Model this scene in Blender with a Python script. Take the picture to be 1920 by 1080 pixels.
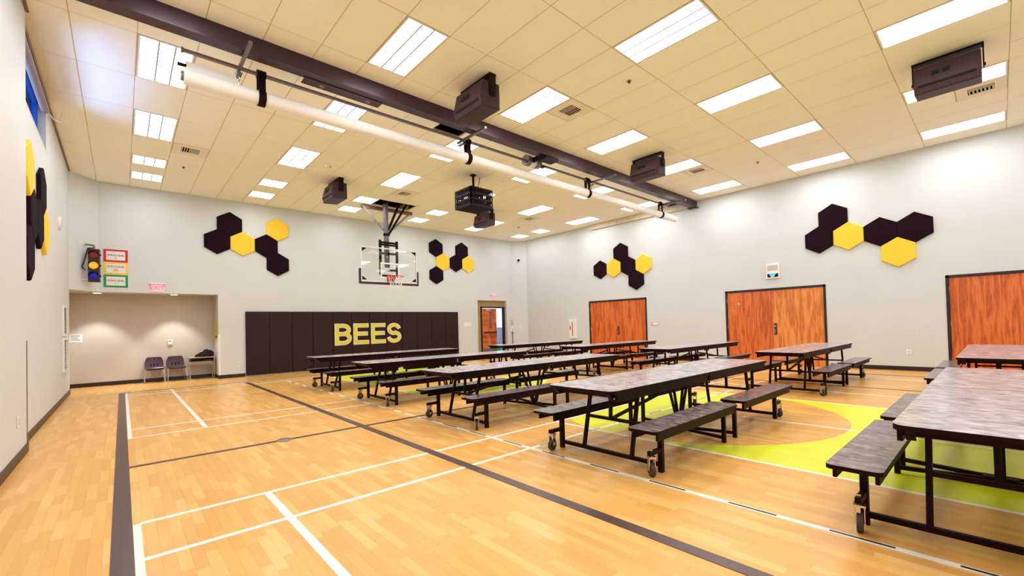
import bpy, math, random
from mathutils import Vector, Matrix
PI = math.pi
random.seed(7)
for o in list(bpy.data.objects): bpy.data.objects.remove(o)
S = bpy.context.scene
C = bpy.data.collections.new('gym'); S.collection.children.link(C)

# ------------------------------------------------------------------ camera
YAW, PIT, ROL, FPX, CY = 0.7303, 0.0187, -0.0257, 817.73, 595.12
EYE = 1.28
f_ = Vector((math.sin(YAW)*math.cos(PIT), math.cos(YAW)*math.cos(PIT), math.sin(PIT)))
r_ = Vector((math.cos(YAW), -math.sin(YAW), 0)); u_ = r_.cross(f_)
RT = r_*math.cos(ROL) + u_*math.sin(ROL); UP = -r_*math.sin(ROL) + u_*math.cos(ROL); FW = f_
cam = bpy.data.cameras.new('camera'); co = bpy.data.objects.new('camera', cam); C.objects.link(co)
m = Matrix.Identity(4)
for k in range(3):
    m[k][0] = RT[k]; m[k][1] = UP[k]; m[k][2] = -FW[k]
m[2][3] = EYE
co.matrix_world = m
cam.sensor_width = 36; cam.lens = FPX/1920*36; cam.shift_y = (CY-540)/1920; cam.clip_start = .02
S.camera = co
def project(p):
    d = Vector(p)-Vector((0, 0, EYE)); z = d.dot(FW)
    if z < .05: return None
    return 960+FPX*d.dot(RT)/z, CY-FPX*d.dot(UP)/z, z

# ------------------------------------------------------------------ colour management, world, light
S.view_settings.view_transform = 'Standard'; S.view_settings.look = 'None'
S.view_settings.gamma = 1; S.view_settings.use_curve_mapping = False
S.view_settings.exposure = 0.47
LAMP = 11.0
W = bpy.data.worlds.new('sky'); S.world = W; W.use_nodes = True
W.node_tree.nodes['Background'].inputs[0].default_value = (.45, .68, 1, 1)
W.node_tree.nodes['Background'].inputs[1].default_value = 5.0
def area(name, loc, rot, sx, sy, power, col):
    l = bpy.data.lights.new(name, 'AREA'); l.shape = 'RECTANGLE'; l.size = sx; l.size_y = sy; l.energy = power; l.color = col
    o = bpy.data.objects.new(name, l); C.objects.link(o); o.location = loc; o.rotation_euler = rot; return o
area('window_daylight', (-1.5, 8.75, 3.7), (0, -PI/2-.95, 0), .9, 2.5, 480, (.17, .34, 1))

# ------------------------------------------------------------------ helpers
def lin(r, g, b):
    return tuple(((v/255)/12.92 if v/255 <= .04045 else ((v/255+.055)/1.055)**2.4) for v in (r, g, b))+(1,)
def newmat(name):
    M = bpy.data.materials.new(name); M.use_nodes = True
    return M, M.node_tree, M.node_tree.nodes['Principled BSDF']
def mat(name, rgb, rough=.5, metal=0, noise=0, nscale=20, bump=0, bscale=200, spec=.5, stretch=None):
    M, t, p = newmat(name); c = lin(*rgb)
    p.inputs['Base Color'].default_value = c; p.inputs['Roughness'].default_value = rough
    p.inputs['Metallic'].default_value = metal; p.inputs['Specular IOR Level'].default_value = spec
    if noise or bump:
        tc = t.nodes.new('ShaderNodeTexCoord'); mp = t.nodes.new('ShaderNodeMapping')
        t.links.new(tc.outputs['Object'], mp.inputs[0])
        if stretch: mp.inputs['Scale'].default_value = stretch
    if noise:
        n = t.nodes.new('ShaderNodeTexNoise'); n.inputs['Scale'].default_value = nscale; n.inputs['Detail'].default_value = 5
        t.links.new(mp.outputs[0], n.inputs['Vector'])
        r = t.nodes.new('ShaderNodeValToRGB')
        r.color_ramp.elements[0].position = .3; r.color_ramp.elements[1].position = .7
        r.color_ramp.elements[0].color = tuple(v*(1-noise) for v in c[:3])+(1,)
        r.color_ramp.elements[1].color = tuple(min(1, v*(1+noise)) for v in c[:3])+(1,)
        t.links.new(n.outputs['Fac'], r.inputs[0]); t.links.new(r.outputs[0], p.inputs['Base Color'])
    if bump:
        n2 = t.nodes.new('ShaderNodeTexNoise'); n2.inputs['Scale'].default_value = bscale
        t.links.new(mp.outputs[0], n2.inputs['Vector'])
        b = t.nodes.new('ShaderNodeBump'); b.inputs['Strength'].default_value = bump; b.inputs['Distance'].default_value = .01
        t.links.new(n2.outputs['Fac'], b.inputs['Height']); t.links.new(b.outputs[0], p.inputs['Normal'])
    return M
def emis(name, rgb, strength):
    M = bpy.data.materials.new(name); M.use_nodes = True; t = M.node_tree
    p = t.nodes['Principled BSDF']; c = lin(*rgb)
    p.inputs['Base Color'].default_value = c; p.inputs['Emission Color'].default_value = c
    p.inputs['Emission Strength'].default_value = strength; return M

M_wall = mat('painted_wall', (214, 221, 226), .55, noise=.015, nscale=1.5, bump=.03, bscale=120)
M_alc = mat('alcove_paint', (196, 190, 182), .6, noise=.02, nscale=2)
M_tan = mat('tan_matte', (168, 146, 96), .6, noise=.02, nscale=3)  # flat tan for the exit doorway infill and poster print
M_base = mat('rubber_baseboard', (40, 20, 20), .4, noise=.1)
M_grid = mat('ceiling_grid_paint', (206, 182, 134), .5, noise=.03)
M_deck = mat('dark_deck', (26, 16, 14), .8, noise=.1)
M_beam = mat('beam_paint', (58, 34, 52), .35, noise=.08, nscale=6)
M_blk = mat('black_steel', (18, 6, 9), .5, noise=.1, nscale=30, spec=.18)
M_blk.node_tree.nodes['Principled BSDF'].inputs['Specular Tint'].default_value = (1, .55, .6, 1)
M_dark = mat('dark_plastic', (54, 30, 38), .5, spec=.35, noise=.06, nscale=40, bump=.05, bscale=300)
M_pad = mat('vinyl_pad', (40, 17, 20), .5, spec=.3, noise=.1, nscale=60, bump=.15, bscale=160)
M_felt = mat('dark_felt', (32, 16, 27), .95, spec=.1, noise=.25, nscale=90, bump=.2, bscale=300)
M_yel = mat('yellow_felt', (252, 212, 66), .95, noise=.04, nscale=90, bump=.15, bscale=300)
M_lty = mat('yellow_vinyl', (226, 214, 84), .5, noise=.03)
M_wht = mat('white_plastic', (240, 240, 240), .4, noise=.01)
M_fab = mat('white_curtain', (250, 252, 252), .6, noise=.04, nscale=8, bump=.2, bscale=14, stretch=(.4, 3, 3))
M_steel = mat('galvanised_steel', (128, 120, 128), .4, .6, noise=.08)
M_chr = mat('chrome', (215, 212, 210), .18, 1, noise=.03)
M_mast = mat('grey_mast_paint', (112, 106, 122), .45, noise=.05)
M_rub = mat('rubber_wheel', (66, 52, 50), .6, noise=.08)
M_wline = mat('white_line_paint', (246, 244, 238), .3, noise=.02)
M_bline = mat('black_line_paint', (70, 44, 44), .3, noise=.08, nscale=8)
M_gline = mat('grey_line_paint', (86, 66, 64), .3, noise=.1, nscale=5)
M_key = mat('lime_key_paint', (222, 230, 40), .32, noise=.05, nscale=3, stretch=(1, 1, 1))
M_org = mat('orange_inner_paint', (222, 156, 84), .32, noise=.06, nscale=6, stretch=(14, 1.5, 1))
M_red = mat('red_paint', (214, 34, 50), .4, noise=.03)
M_green = mat('green_paper', (30, 152, 104), .6, noise=.03)
M_redp = mat('red_paper', (206, 32, 56), .6, noise=.03)
M_yelp = mat('yellow_paper', (248, 214, 74), .6, noise=.03)
M_paper = mat('white_paper', (240, 238, 240), .6, noise=.01)
M_ink = mat('printed_ink', (60, 30, 44), .7, noise=.02)
M_grey = mat('grey_plastic', (196, 196, 196), .4, noise=.02)
M_vent = mat('vent_paint', (244, 236, 218), .5, noise=.02)
M_bronze = mat('brown_trim', (122, 96, 84), .4, noise=.05)
M_plate = mat('dark_bronze_plate', (92, 66, 52), .4, .3, noise=.05)
M_shade = mat('roller_shade', (150, 138, 146), .5, noise=.05)
M_blue = mat('blue_window_frame', (20, 84, 190), .4, noise=.05)
M_purp = mat('purple_plastic', (70, 42, 62), .35, noise=.05)
M_deskt = mat('desk_laminate', (214, 176, 128), .4, noise=.05, nscale=15)
M_cloth = mat('black_cloth', (12, 10, 12), .95, noise=.2, nscale=30, bump=.3, bscale=60)
M_poster = mat('lime_poster', (214, 206, 30), .6, noise=.05)
M_tile = mat('ceiling_tile_face', (254, 253, 238), .8, noise=.012, nscale=4, bump=.12, bscale=250)
M_lamp = emis('lamp_lens', (255, 252, 250), LAMP)
M_rib = mat('lens_rib', (190, 190, 200), .6, noise=.02)
M_down = emis('downlight_lens', (255, 236, 200), 6)
M_hall = mat('hall_paint', (236, 238, 246), .5, noise=.01)
M_hallg = mat('hall_wainscot', (128, 112, 112), .5, noise=.02)
M_exit = emis('exit_glow', (255, 168, 180), .55)
M_exitr = emis('exit_letters', (240, 90, 110), .7)
M_redl = emis('red_lens', (120, 10, 26), .15)
M_amb = emis('amber_lens', (250, 160, 50), .6)
M_blu = emis('blue_lens', (14, 20, 150), .3)
M_disp = emis('blue_display', (60, 170, 220), .5)
M_green2 = mat('green_bin', (30, 140, 70), .5, noise=.03)
M_sub = mat('subfloor', (210, 150, 90), .6, noise=.02)

def glassmat():
    M = bpy.data.materials.new('clear_glass'); M.use_nodes = True; t = M.node_tree; t.nodes.clear()
    o = t.nodes.new('ShaderNodeOutputMaterial'); mx = t.nodes.new('ShaderNodeMixShader')
    a = t.nodes.new('ShaderNodeBsdfTransparent'); b = t.nodes.new('ShaderNodeBsdfGlossy')
    a.inputs[0].default_value = (.96, .985, .98, 1); b.inputs['Roughness'].default_value = .03
    fr = t.nodes.new('ShaderNodeFresnel'); fr.inputs[0].default_value = 1.5
    t.links.new(fr.outputs[0], mx.inputs[0]); t.links.new(a.outputs[0], mx.inputs[1]); t.links.new(b.outputs[0], mx.inputs[2])
    t.links.new(mx.outputs[0], o.inputs[0]); return M
M_glass = glassmat()

def plankmat():
    M, t, p = newmat('maple_plank')
    at = t.nodes.new('ShaderNodeAttribute'); at.attribute_name = 'tone'
    g = t.nodes.new('ShaderNodeNewGeometry'); mp = t.nodes.new('ShaderNodeMapping'); mp.inputs['Scale'].default_value = (60, 3, 1)
    t.links.new(g.outputs['Position'], mp.inputs[0])
    n = t.nodes.new('ShaderNodeTexNoise'); n.inputs['Scale'].default_value = 1; n.inputs['Detail'].default_value = 4
    t.links.new(mp.outputs[0], n.inputs['Vector'])
    ad = t.nodes.new('ShaderNodeMath'); ad.operation = 'MULTIPLY_ADD'; ad.inputs[1].default_value = .35
    t.links.new(n.outputs['Fac'], ad.inputs[0]); t.links.new(at.outputs['Fac'], ad.inputs[2])
    r = t.nodes.new('ShaderNodeValToRGB'); e = r.color_ramp.elements
    e[0].position = .0; e[0].color = lin(214, 154, 76); e[1].position = 1.0; e[1].color = lin(238, 196, 122)
    m_ = e.new(.55); m_.color = lin(229, 175, 94)
    t.links.new(ad.outputs[0], r.inputs[0]); t.links.new(r.outputs[0], p.inputs['Base Color'])
    p.inputs['Roughness'].default_value = .3
    return M
M_plank = plankmat()

def laminate(nm, ca, cb):
    M, t, p = newmat(nm)
    tc = t.nodes.new('ShaderNodeTexCoord'); mp = t.nodes.new('ShaderNodeMapping'); mp.inputs['Scale'].default_value = (22, 11, 9)
    t.links.new(tc.outputs['Object'], mp.inputs[0])
    n = t.nodes.new('ShaderNodeTexNoise'); n.inputs['Scale'].default_value = 1; n.inputs['Detail'].default_value = 7; n.inputs['Distortion'].default_value = .6
    t.links.new(mp.outputs[0], n.inputs['Vector'])
    r = t.nodes.new('ShaderNodeValToRGB'); e = r.color_ramp.elements
    e[0].position = .32; e[0].color = lin(*ca); e[1].position = .68; e[1].color = lin(*cb)
    t.links.new(n.outputs['Fac'], r.inputs[0]); t.links.new(r.outputs[0], p.inputs['Base Color'])
    p.inputs['Roughness'].default_value = .22; p.inputs['Specular IOR Level'].default_value = .8
    return M
M_lam = laminate('grey_laminate', (124, 120, 127), (208, 204, 211))
M_lam2 = laminate('dark_bench_laminate', (62, 50, 58), (150, 138, 146))

def veneer(name, a, b, c, seed):
    M, t, p = newmat(name)
    tc = t.nodes.new('ShaderNodeTexCoord'); mp = t.nodes.new('ShaderNodeMapping')
    mp.inputs['Scale'].default_value = (1, 4.2, .42); mp.inputs['Location'].default_value = (seed, seed*2.3, seed)
    t.links.new(tc.outputs['Object'], mp.inputs[0])
    n = t.nodes.new('ShaderNodeTexNoise'); n.inputs['Scale'].default_value = 1.6; n.inputs['Detail'].default_value = 2
    t.links.new(mp.outputs[0], n.inputs['Vector'])
    mul = t.nodes.new('ShaderNodeMath'); mul.operation = 'MULTIPLY'; mul.inputs[1].default_value = 26
    sn = t.nodes.new('ShaderNodeMath'); sn.operation = 'SINE'
    t.links.new(n.outputs['Fac'], mul.inputs[0]); t.links.new(mul.outputs[0], sn.inputs[0])
    mp2 = t.nodes.new('ShaderNodeMapping'); mp2.inputs['Scale'].default_value = (1, 90, 5)
    t.links.new(tc.outputs['Object'], mp2.inputs[0])
    n2 = t.nodes.new('ShaderNodeTexNoise'); n2.inputs['Scale'].default_value = 1.2; n2.inputs['Detail'].default_value = 5
    t.links.new(mp2.outputs[0], n2.inputs['Vector'])
    ad = t.nodes.new('ShaderNodeMath'); ad.operation = 'MULTIPLY_ADD'; ad.inputs[1].default_value = .16
    t.links.new(sn.outputs[0], ad.inputs[0]); t.links.new(n2.outputs['Fac'], ad.inputs[2])
    r = t.nodes.new('ShaderNodeValToRGB'); e = r.color_ramp.elements
    e[0].position = .2; e[0].color = lin(*a); e[1].position = .8; e[1].color = lin(*c)
    k = e.new(.5); k.color = lin(*b)
    t.links.new(ad.outputs[0], r.inputs[0]); t.links.new(r.outputs[0], p.inputs['Base Color'])
    p.inputs['Roughness'].default_value = .35; return M
M_door = veneer('oak_veneer', (166, 72, 28), (210, 102, 44), (230, 134, 66), 3)
M_door2 = veneer('pale_oak_veneer', (182, 92, 36), (226, 136, 64), (242, 166, 92), 11)

class MB:
    def __init__(s): s.v = []; s.f = []; s.mi = []
    def add(s, vs, fs, mi=0):
        b = len(s.v); s.v += [tuple(v) for v in vs]
        for f in fs: s.f.append(tuple(b+i for i in f)); s.mi.append(mi)
        return s
    def box(s, x0, x1, y0, y1, z0, z1, mi=0):
        vs = [(x, y, z) for z in (z0, z1) for y in (y0, y1) for x in (x0, x1)]
        return s.add(vs, [(0, 2, 3, 1), (4, 5, 7, 6), (0, 1, 5, 4), (2, 6, 7, 3), (0, 4, 6, 2), (1, 3, 7, 5)], mi)
    def bar(s, a, b, w, h=None, mi=0, up=None):
        a = Vector(a); b = Vector(b); h = h or w; d = (b-a).normalized()
        u = Vector(up) if up else (Vector((0, 0, 1)) if abs(d.z) < .9 else Vector((0, 1, 0)))
        r = d.cross(u).normalized(); u = r.cross(d)
        vs = []
        for p in (a, b):
            for i, j in ((-1, -1), (1, -1), (1, 1), (-1, 1)): vs.append(p+r*(i*w/2)+u*(j*h/2))
        return s.add(vs, [(0, 1, 2, 3), (7, 6, 5, 4), (0, 4, 5, 1), (1, 5, 6, 2), (2, 6, 7, 3), (3, 7, 4, 0)], mi)
    def cyl(s, a, b, r, r2=None, n=14, mi=0, caps=True):
        a = Vector(a); b = Vector(b); r2 = r if r2 is None else r2; d = (b-a).normalized()
        u = Vector((0, 0, 1)) if abs(d.z) < .9 else Vector((0, 1, 0)); x = d.cross(u).normalized(); y = x.cross(d)
        vs = []
        for p, q in ((a, r), (b, r2)):
            for k in range(n):
                t = 2*PI*k/n; vs.append(p+x*(q*math.cos(t))+y*(q*math.sin(t)))
        fs = [(k, (k+1) % n, n+(k+1) % n, n+k) for k in range(n)]
        if caps: fs += [tuple(range(n-1, -1, -1)), tuple(range(n, 2*n))]
        return s.add(vs, fs, mi)
    def tube(s, pts, r, n=8, mi=0):
        for a, b in zip(pts, pts[1:]): s.cyl(a, b, r, n=n, mi=mi)
        return s
    def prism(s, pts, axis, a, b, mi=0, side=None):
        # pts 2D polygon in the plane normal to axis; order (y,z) (x,z) (x,y)
        def P(p, w):
            return {'x': (w, p[0], p[1]), 'y': (p[0], w, p[1]), 'z': (p[0], p[1], w)}[axis]
        n = len(pts); vs = [P(p, a) for p in pts]+[P(p, b) for p in pts]
        s.add(vs, [tuple(range(n-1, -1, -1)), tuple(range(n, 2*n))], mi)
        base = len(s.v)-2*n
        for k in range(n):
            s.f.append((base+k, base+(k+1) % n, base+n+(k+1) % n, base+n+k)); s.mi.append(mi if side is None else side)
        return s
    def mesh(s, name, mats, smooth=False):
        me = bpy.data.meshes.new(name); me.from_pydata(s.v, [], s.f)
        for q in (mats if isinstance(mats, (list, tuple)) else [mats]): me.materials.append(q)
        me.polygons.foreach_set('material_index', s.mi)
        import bmesh
        bm = bmesh.new(); bm.from_mesh(me); bmesh.ops.recalc_face_normals(bm, faces=bm.faces); bm.to_mesh(me); bm.free()
        if smooth:
            me.polygons.foreach_set('use_smooth', [True]*len(me.polygons))
            try: me.set_sharp_from_angle(angle=math.radians(35))
            except Exception: pass
        me.update(); return me
    def build(s, name, mats, parent=None, loc=None, smooth=False, bevel=0, rot=None):
        return put(name, s.mesh(name, mats, smooth), parent, loc, bevel, rot)
def put(name, me, parent=None, loc=None, bevel=0, rot=None):
    o = bpy.data.objects.new(name, me); C.objects.link(o)
    if parent: o.parent = parent
    if loc: o.location = loc
    if rot: o.rotation_euler = rot
    if bevel:
        b = o.modifiers.new('bevel', 'BEVEL'); b.width = bevel; b.segments = 2; b.limit_method = 'ANGLE'
    return o
def tag(o, label, cat, group=None):
    o['label'] = label; o['category'] = cat
    if group: o['group'] = group
    return o
def thing(name, label, cat, loc=(0, 0, 0), rz=0, group=None):
    o = bpy.data.objects.new(name, None); C.objects.link(o); o.location = loc; o.rotation_euler = (0, 0, rz)
    o.empty_display_size = .1
    return tag(o, label, cat, group)
def struct(o, label=None):
    o['kind'] = 'structure'
    if label: o['label'] = label
    return o
def sroot(name, label, loc=(0, 0, 0)):
    o = bpy.data.objects.new(name, None); C.objects.link(o); o.location = loc; return struct(o, label)
def dup(root, loc, rz=0):
    r = root.copy(); C.objects.link(r); r.location = loc; r.rotation_euler = (0, 0, rz)
    def rec(src, dst):
        for ch in list(src.children):
            c = ch.copy(); C.objects.link(c); c.parent = dst; rec(ch, c)
    rec(root, r); return r
def text_mesh(txt, size, mat_, extrude=.001, offset=0):
    cu = bpy.data.curves.new('t', 'FONT'); cu.body = txt; cu.size = size; cu.extrude = extrude; cu.offset = offset
    cu.align_x = 'CENTER'; cu.align_y = 'CENTER'
    o = bpy.data.objects.new('t', cu); C.objects.link(o)
    dg = bpy.context.evaluated_depsgraph_get(); dg.update()
    me = bpy.data.meshes.new_from_object(o.evaluated_get(dg)); me.materials.clear(); me.materials.append(mat_)
    bpy.data.objects.remove(o); return me

# ------------------------------------------------------------------ dimensions
XL, XN, XR = -.88, -.805, 13.57      # left wall, thicker left wall near the camera, right wall
YF, YB, YN = -3.3, 14.6, 7.38        # front wall, back wall, step in the left wall
H = EYE+3.79; DECK = 5.75
GX, GY = 3.8313, 3.4439              # ceiling grid origin

# ------------------------------------------------------------------ floor
fl = MB().box(XL-.6, XR+.2, YF-.2, 15.7, -.12, -.012).build('floor', M_sub); struct(fl, 'gym floor of pale maple planks with painted court lines')
PW = .064
def add_plank(mb, tones, x0, x1, y0, y1, tone):
    g = .0001; b = .0005
    X0, X1, Y0, Y1 = x0+g, x1-g, y0+g, y1-g
    vs = [(X0, Y0, -.012), (X1, Y0, -.012), (X1, Y1, -.012), (X0, Y1, -.012), (X0, Y0, -b), (X1, Y0, -b), (X1, Y1, -b), (X0, Y1, -b),
          (X0+b, Y0+b, 0), (X1-b, Y0+b, 0), (X1-b, Y1-b, 0), (X0+b, Y1-b, 0)]
    fs = [(8, 9, 10, 11), (4, 5, 9, 8), (5, 6, 10, 9), (6, 7, 11, 10), (7, 4, 8, 11), (0, 1, 5, 4), (1, 2, 6, 5), (2, 3, 7, 6), (3, 0, 4, 7)]
    mb.add(vs, fs); tones += [tone]*len(fs)
def toned(mb, tones, name, parent):
    me = bpy.data.meshes.new(name); me.from_pydata(mb.v, [], mb.f); me.materials.append(M_plank)
    a = me.attributes.new('tone', 'FLOAT', 'FACE'); a.data.foreach_set('value', tones); me.update()
    return put(name, me, parent)
planks = []
x = XL-.3; 
while x < XR:
    y = YF-random.random()*.4
    while y < 15.42:
        L = random.uniform(.24, .52); t = .08+random.random()**1.3*.6
        xe = min(x+PW, XR)
        if y+L > YF and (y+L/2 < 15.4):
            planks.append((x, xe, max(y, YF), min(y+L, 15.42), t))
        y += L
    x += PW
vis = []; rest = []
for p in planks:
    q = project(((p[0]+p[1])/2, (p[2]+p[3])/2, 0))
    if q and -30 < q[0] < 1950 and -10 < q[1] < 1110: vis.append((q[2], p))
    else: rest.append(p)
vis.sort(key=lambda a: a[0])
for d, p in vis[:300]:
    mb = MB(); tn = []; add_plank(mb, tn, *p); toned(mb, tn, 'plank', fl)
mb = MB(); tn = []
for d, p in vis[300:]: add_plank(mb, tn, *p)
for p in rest: add_plank(mb, tn, *p)
o = toned(mb, tn, 'planks', fl); o['kind'] = 'stuff'

NP = [0]
def paint(name, rects, mt, z=.0015, label=None):
    mb = MB(); NP[0] += 1; z += NP[0]*.00004
    for x0, x1, y0, y1 in rects: mb.box(x0, x1, y0, y1, .0002, z)
    o = mb.build(name, mt, fl)
    if label: o['label'] = label
    return o
CX = 6.06; R = 1.81; YA, YC = 2.98, 8.32
def arc(cx, cy, r, a0, a1, n=40): return [(cx+r*math.cos(a0+(a1-a0)*k/n), cy+r*math.sin(a0+(a1-a0)*k/n)) for k in range(n+1)]
lx0, lx1 = CX-R, CX+R
for sgn, yc, yend, yf in ((-1, YA, -1.7, 3.0), (1, YC, 13.0, 8.3)):
    mb = MB()
    # lane outside the circle: two side pieces and the outer piece
    if sgn < 0:
        left = [(lx0, yc), (lx0, yend), (CX, yend)]+list(reversed(arc(CX, yc, R, PI, 1.5*PI, 24)))
        right = [(lx1, yc)]+list(reversed(arc(CX, yc, R, 1.5*PI, 2*PI, 24)))+[(CX, yend), (lx1, yend)]
    else:
        left = [(lx0, yc)]+arc(CX, yc, R, PI, .5*PI, 24)+[(CX, yend), (lx0, yend)]
        right = [(lx1, yc), (lx1, yend), (CX, yend)]+arc(CX, yc, R, .5*PI, 0, 24)
    def strip(mb, y_in):
        n = 24
        for k in range(n):
            for s in (-1, 1):
                xa, xb = R*k/n, R*(k+1)/n
                ya = yc+sgn*math.sqrt(max(0, R*R-xa*xa)); yb = yc+sgn*math.sqrt(max(0, R*R-xb*xb))
                q = [(CX+s*xa, ya), (CX+s*xb, yb), (CX+s*xb, yend), (CX+s*xa, yend)]
                mb.prism(q, 'z', .0002, .0010)
    strip(mb, 0)
    o = mb.build('key_area', M_key, fl); o['label'] = 'lime green painted key lane'
    half = arc(CX, yf, R, 0, PI) if sgn < 0 else arc(CX, yf, R, PI, 2*PI)
    o = MB().prism(half, 'z', .0002, .0010).build('key_half_circle', M_key, fl); o['label'] = 'lime green painted half circle'
WL = .0018
def wl(*r): return paint('court_line', [r], M_wline, WL, 'white painted line')
def bl(*r, z=.003, mt=None): return paint('court_line', [r], mt or M_bline, z, 'black painted line')
bl(-.058, .045, -1.7, 13.02)
wl(.047, .088, -1.7, 3.93); wl(.047, .088, 7.2, 12.9)
for yy, w in ((3.93, .045), (3.29, .045), (7.25, .042), (7.88, .042)): wl(.088, 11.6, yy-w/2, yy+w/2)
wl(.83, .882, -1.7, 3.91); wl(.82, .875, 7.27, 12.95)
for yy in (12.35, 12.88): wl(.1, 11.6, yy-.025, yy+.025)
bl(-.05, 12.3, 12.97, 13.02)
bl(.045, 12.3, 5.63, 5.69)
bl(2.32, 2.41, -1.7, 12.85, mt=M_gline)
wl(3.135, 3.185, -1.7, 5.98); wl(3.145, 3.195, 6.16, 12.3)
for xx in (4.25, 7.87): wl(xx-.022, xx+.022, -1.7, 3.95); wl(xx-.022, xx+.022, 7.35, 12.97)
wl(6.1, 6.14, -1.7, 2.3)
wl(9.06, 9.11, -1.7, 12.3); bl(9.95, 10.0, -1.7, 12.9); wl(11.6, 11.65, -1.7, 12.9); bl(12.3, 12.36, -1.7, 13.0)
k = 2.975
ys = [2.975, 2.365, 1.77, 1.155, .57, .02, -.6, 3.58, 4.2, 4.79, 5.37]+[6.5+.58*i for i in range(10)]
bl_ = [(3.153, 3.170, yy-.15, yy+.15) for yy in ys]
o = paint('court_dashes', bl_, mat('dash_paint', (24, 14, 14), .4, noise=.05), .0035); o['label'] = 'black dashes along the white line'
o = paint('court_dashes', [(3.3+.72*i, 3.62+.72*i, 3.283, 3.297) for i in range(9)], M_bline, .0035); o['label'] = 'black dashes across the key'
tag(MB().cyl((1.42, 5.66, .0035), (1.42, 5.66, .009), .085, .075, n=24).build('floor_plate', M_steel, smooth=True), 'round grey metal cover plate set on the thin black midcourt line', 'floor plate')

# ------------------------------------------------------------------ walls
def wall(name, mb, mt=M_wall, label=None): o = mb.build(name, mt); return struct(o, label)
# left wall: thicker part near the camera, then step back; clerestory window in the stepped back part
wz0, wz1, wy1 = EYE+2.97, H-.03, 10.05
wall('wall_left', MB().box(XN-.4, XN, YF-.2, YN, 0, DECK).box(XL-.33, XL, YN-.05, wy1, 0, wz0).box(XL-.33, XL, YN-.05, wy1, wz1, DECK).box(XL-.33, XL, wy1, 14.0, 0, DECK), label='white painted wall on the left')
wall('wall_front', MB().box(XL-.4, XR+.3, YF-.2, YF, 0, DECK), label='white wall behind the camera')
# right wall with three door recesses
DR = [(8.14, 10.64), (2.97, 5.49), (-1.75, .77)]
mb = MB(); y = YF
for a, b in sorted(DR):
    mb.box(XR, XR+.2, y, a, 0, DECK).box(XR, XR+.2, a, b, 2.14, DECK); y = b
mb.box(XR, XR+.2, y, 14.13, 0, DECK)
wall('wall_right', mb, label='white painted wall on the right')
# back wall with alcove opening and exit door opening
AX0, AX1, AZ, AY = -1.3, 2.02, 2.36, 15.42
EX0, EX1, EZ = 11.15, 12.76, 2.38
mb = MB().box(AX1, EX0, YB, YB+.25, 0, DECK).box(EX0, EX1, YB, YB+.25, EZ, DECK).box(EX1, 13.12, YB, YB+.25, 0, DECK).box(-.42, AX1, YB, YB+.25, AZ, DECK)
wall('wall_back', mb, label='white painted back wall')
ch = MB().prism([(XL, 14.0), (-.41, YB), (-.41, YB+.25), (XL-.3, YB+.25), (XL-.3, 14.0)], 'z', AZ, DECK)
wall('wall_back_left', ch, label='angled white wall in the left corner')
ch = MB().prism([(13.1, YB), (XR, 14.1), (XR+.2, 14.1), (XR+.2, YB+.25), (13.1, YB+.25)], 'z', 0, DECK)
wall('wall_back_right', ch, label='angled white wall in the right corner')
# alcove
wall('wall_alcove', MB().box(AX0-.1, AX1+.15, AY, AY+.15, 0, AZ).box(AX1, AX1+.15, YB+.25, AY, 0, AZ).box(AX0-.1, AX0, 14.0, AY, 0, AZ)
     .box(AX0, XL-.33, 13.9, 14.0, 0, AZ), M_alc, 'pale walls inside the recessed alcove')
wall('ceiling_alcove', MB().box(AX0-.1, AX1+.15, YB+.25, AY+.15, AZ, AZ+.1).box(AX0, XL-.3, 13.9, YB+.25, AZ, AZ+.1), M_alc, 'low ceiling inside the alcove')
# baseboards
struct(MB().box(XN, XN+.012, YF, YN, 0, .1).box(XL, XL+.012, YN, 14.0, 0, .1).build('baseboard_left', M_base))
struct(MB().box(AX0, AX1-.012, AY-.012, AY, 0, .1).box(AX1-.012, AX1, YB, AY-.012, 0, .1).box(AX1-.012, 2.66, YB-.012, YB, 0, .1)
       .box(10.15, EX0, YB-.012, YB, 0, .1).box(EX1, 13.1, YB-.012, YB, 0, .1).build('baseboard_back', M_base))
mb = MB(); y = YF
for a, b in sorted(DR): mb.box(XR-.012, XR, y, a-.05, 0, .1); y = b+.05
mb.box(XR-.012, XR, y, 14.1, 0, .1)
struct(mb.build('baseboard_right', M_base))
struct(MB().box(XN-.001, XN+.004, YN-.04, YN+.003, 0, 1.25).build('trim_1', M_bronze), 'corner guard on the step of the left wall')
struct(MB().box(AX1-.004, AX1+.045, YB-.004, YB, .1, 1.25).box(AX1-.004, AX1, YB, YB+.05, .1, 1.25).build('trim_2', M_wht), 'white corner guard at the alcove')
struct(MB().box(XR-.10, XR, 6.5, 10.4, EYE+3.6, H-.002).build('trim_3', mat('scuffed_soffit', (214, 206, 184), .6, noise=.1, nscale=9)), 'cream soffit strip along the top of the right wall')
struct(MB().box(EX0-.035, EX0, YB-.006, YB, 0, 1.2).box(EX1, EX1+.035, YB-.006, YB, 0, 1.2).build('trim_4', M_grey), 'grey corner guards beside the exit doorway')

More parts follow.
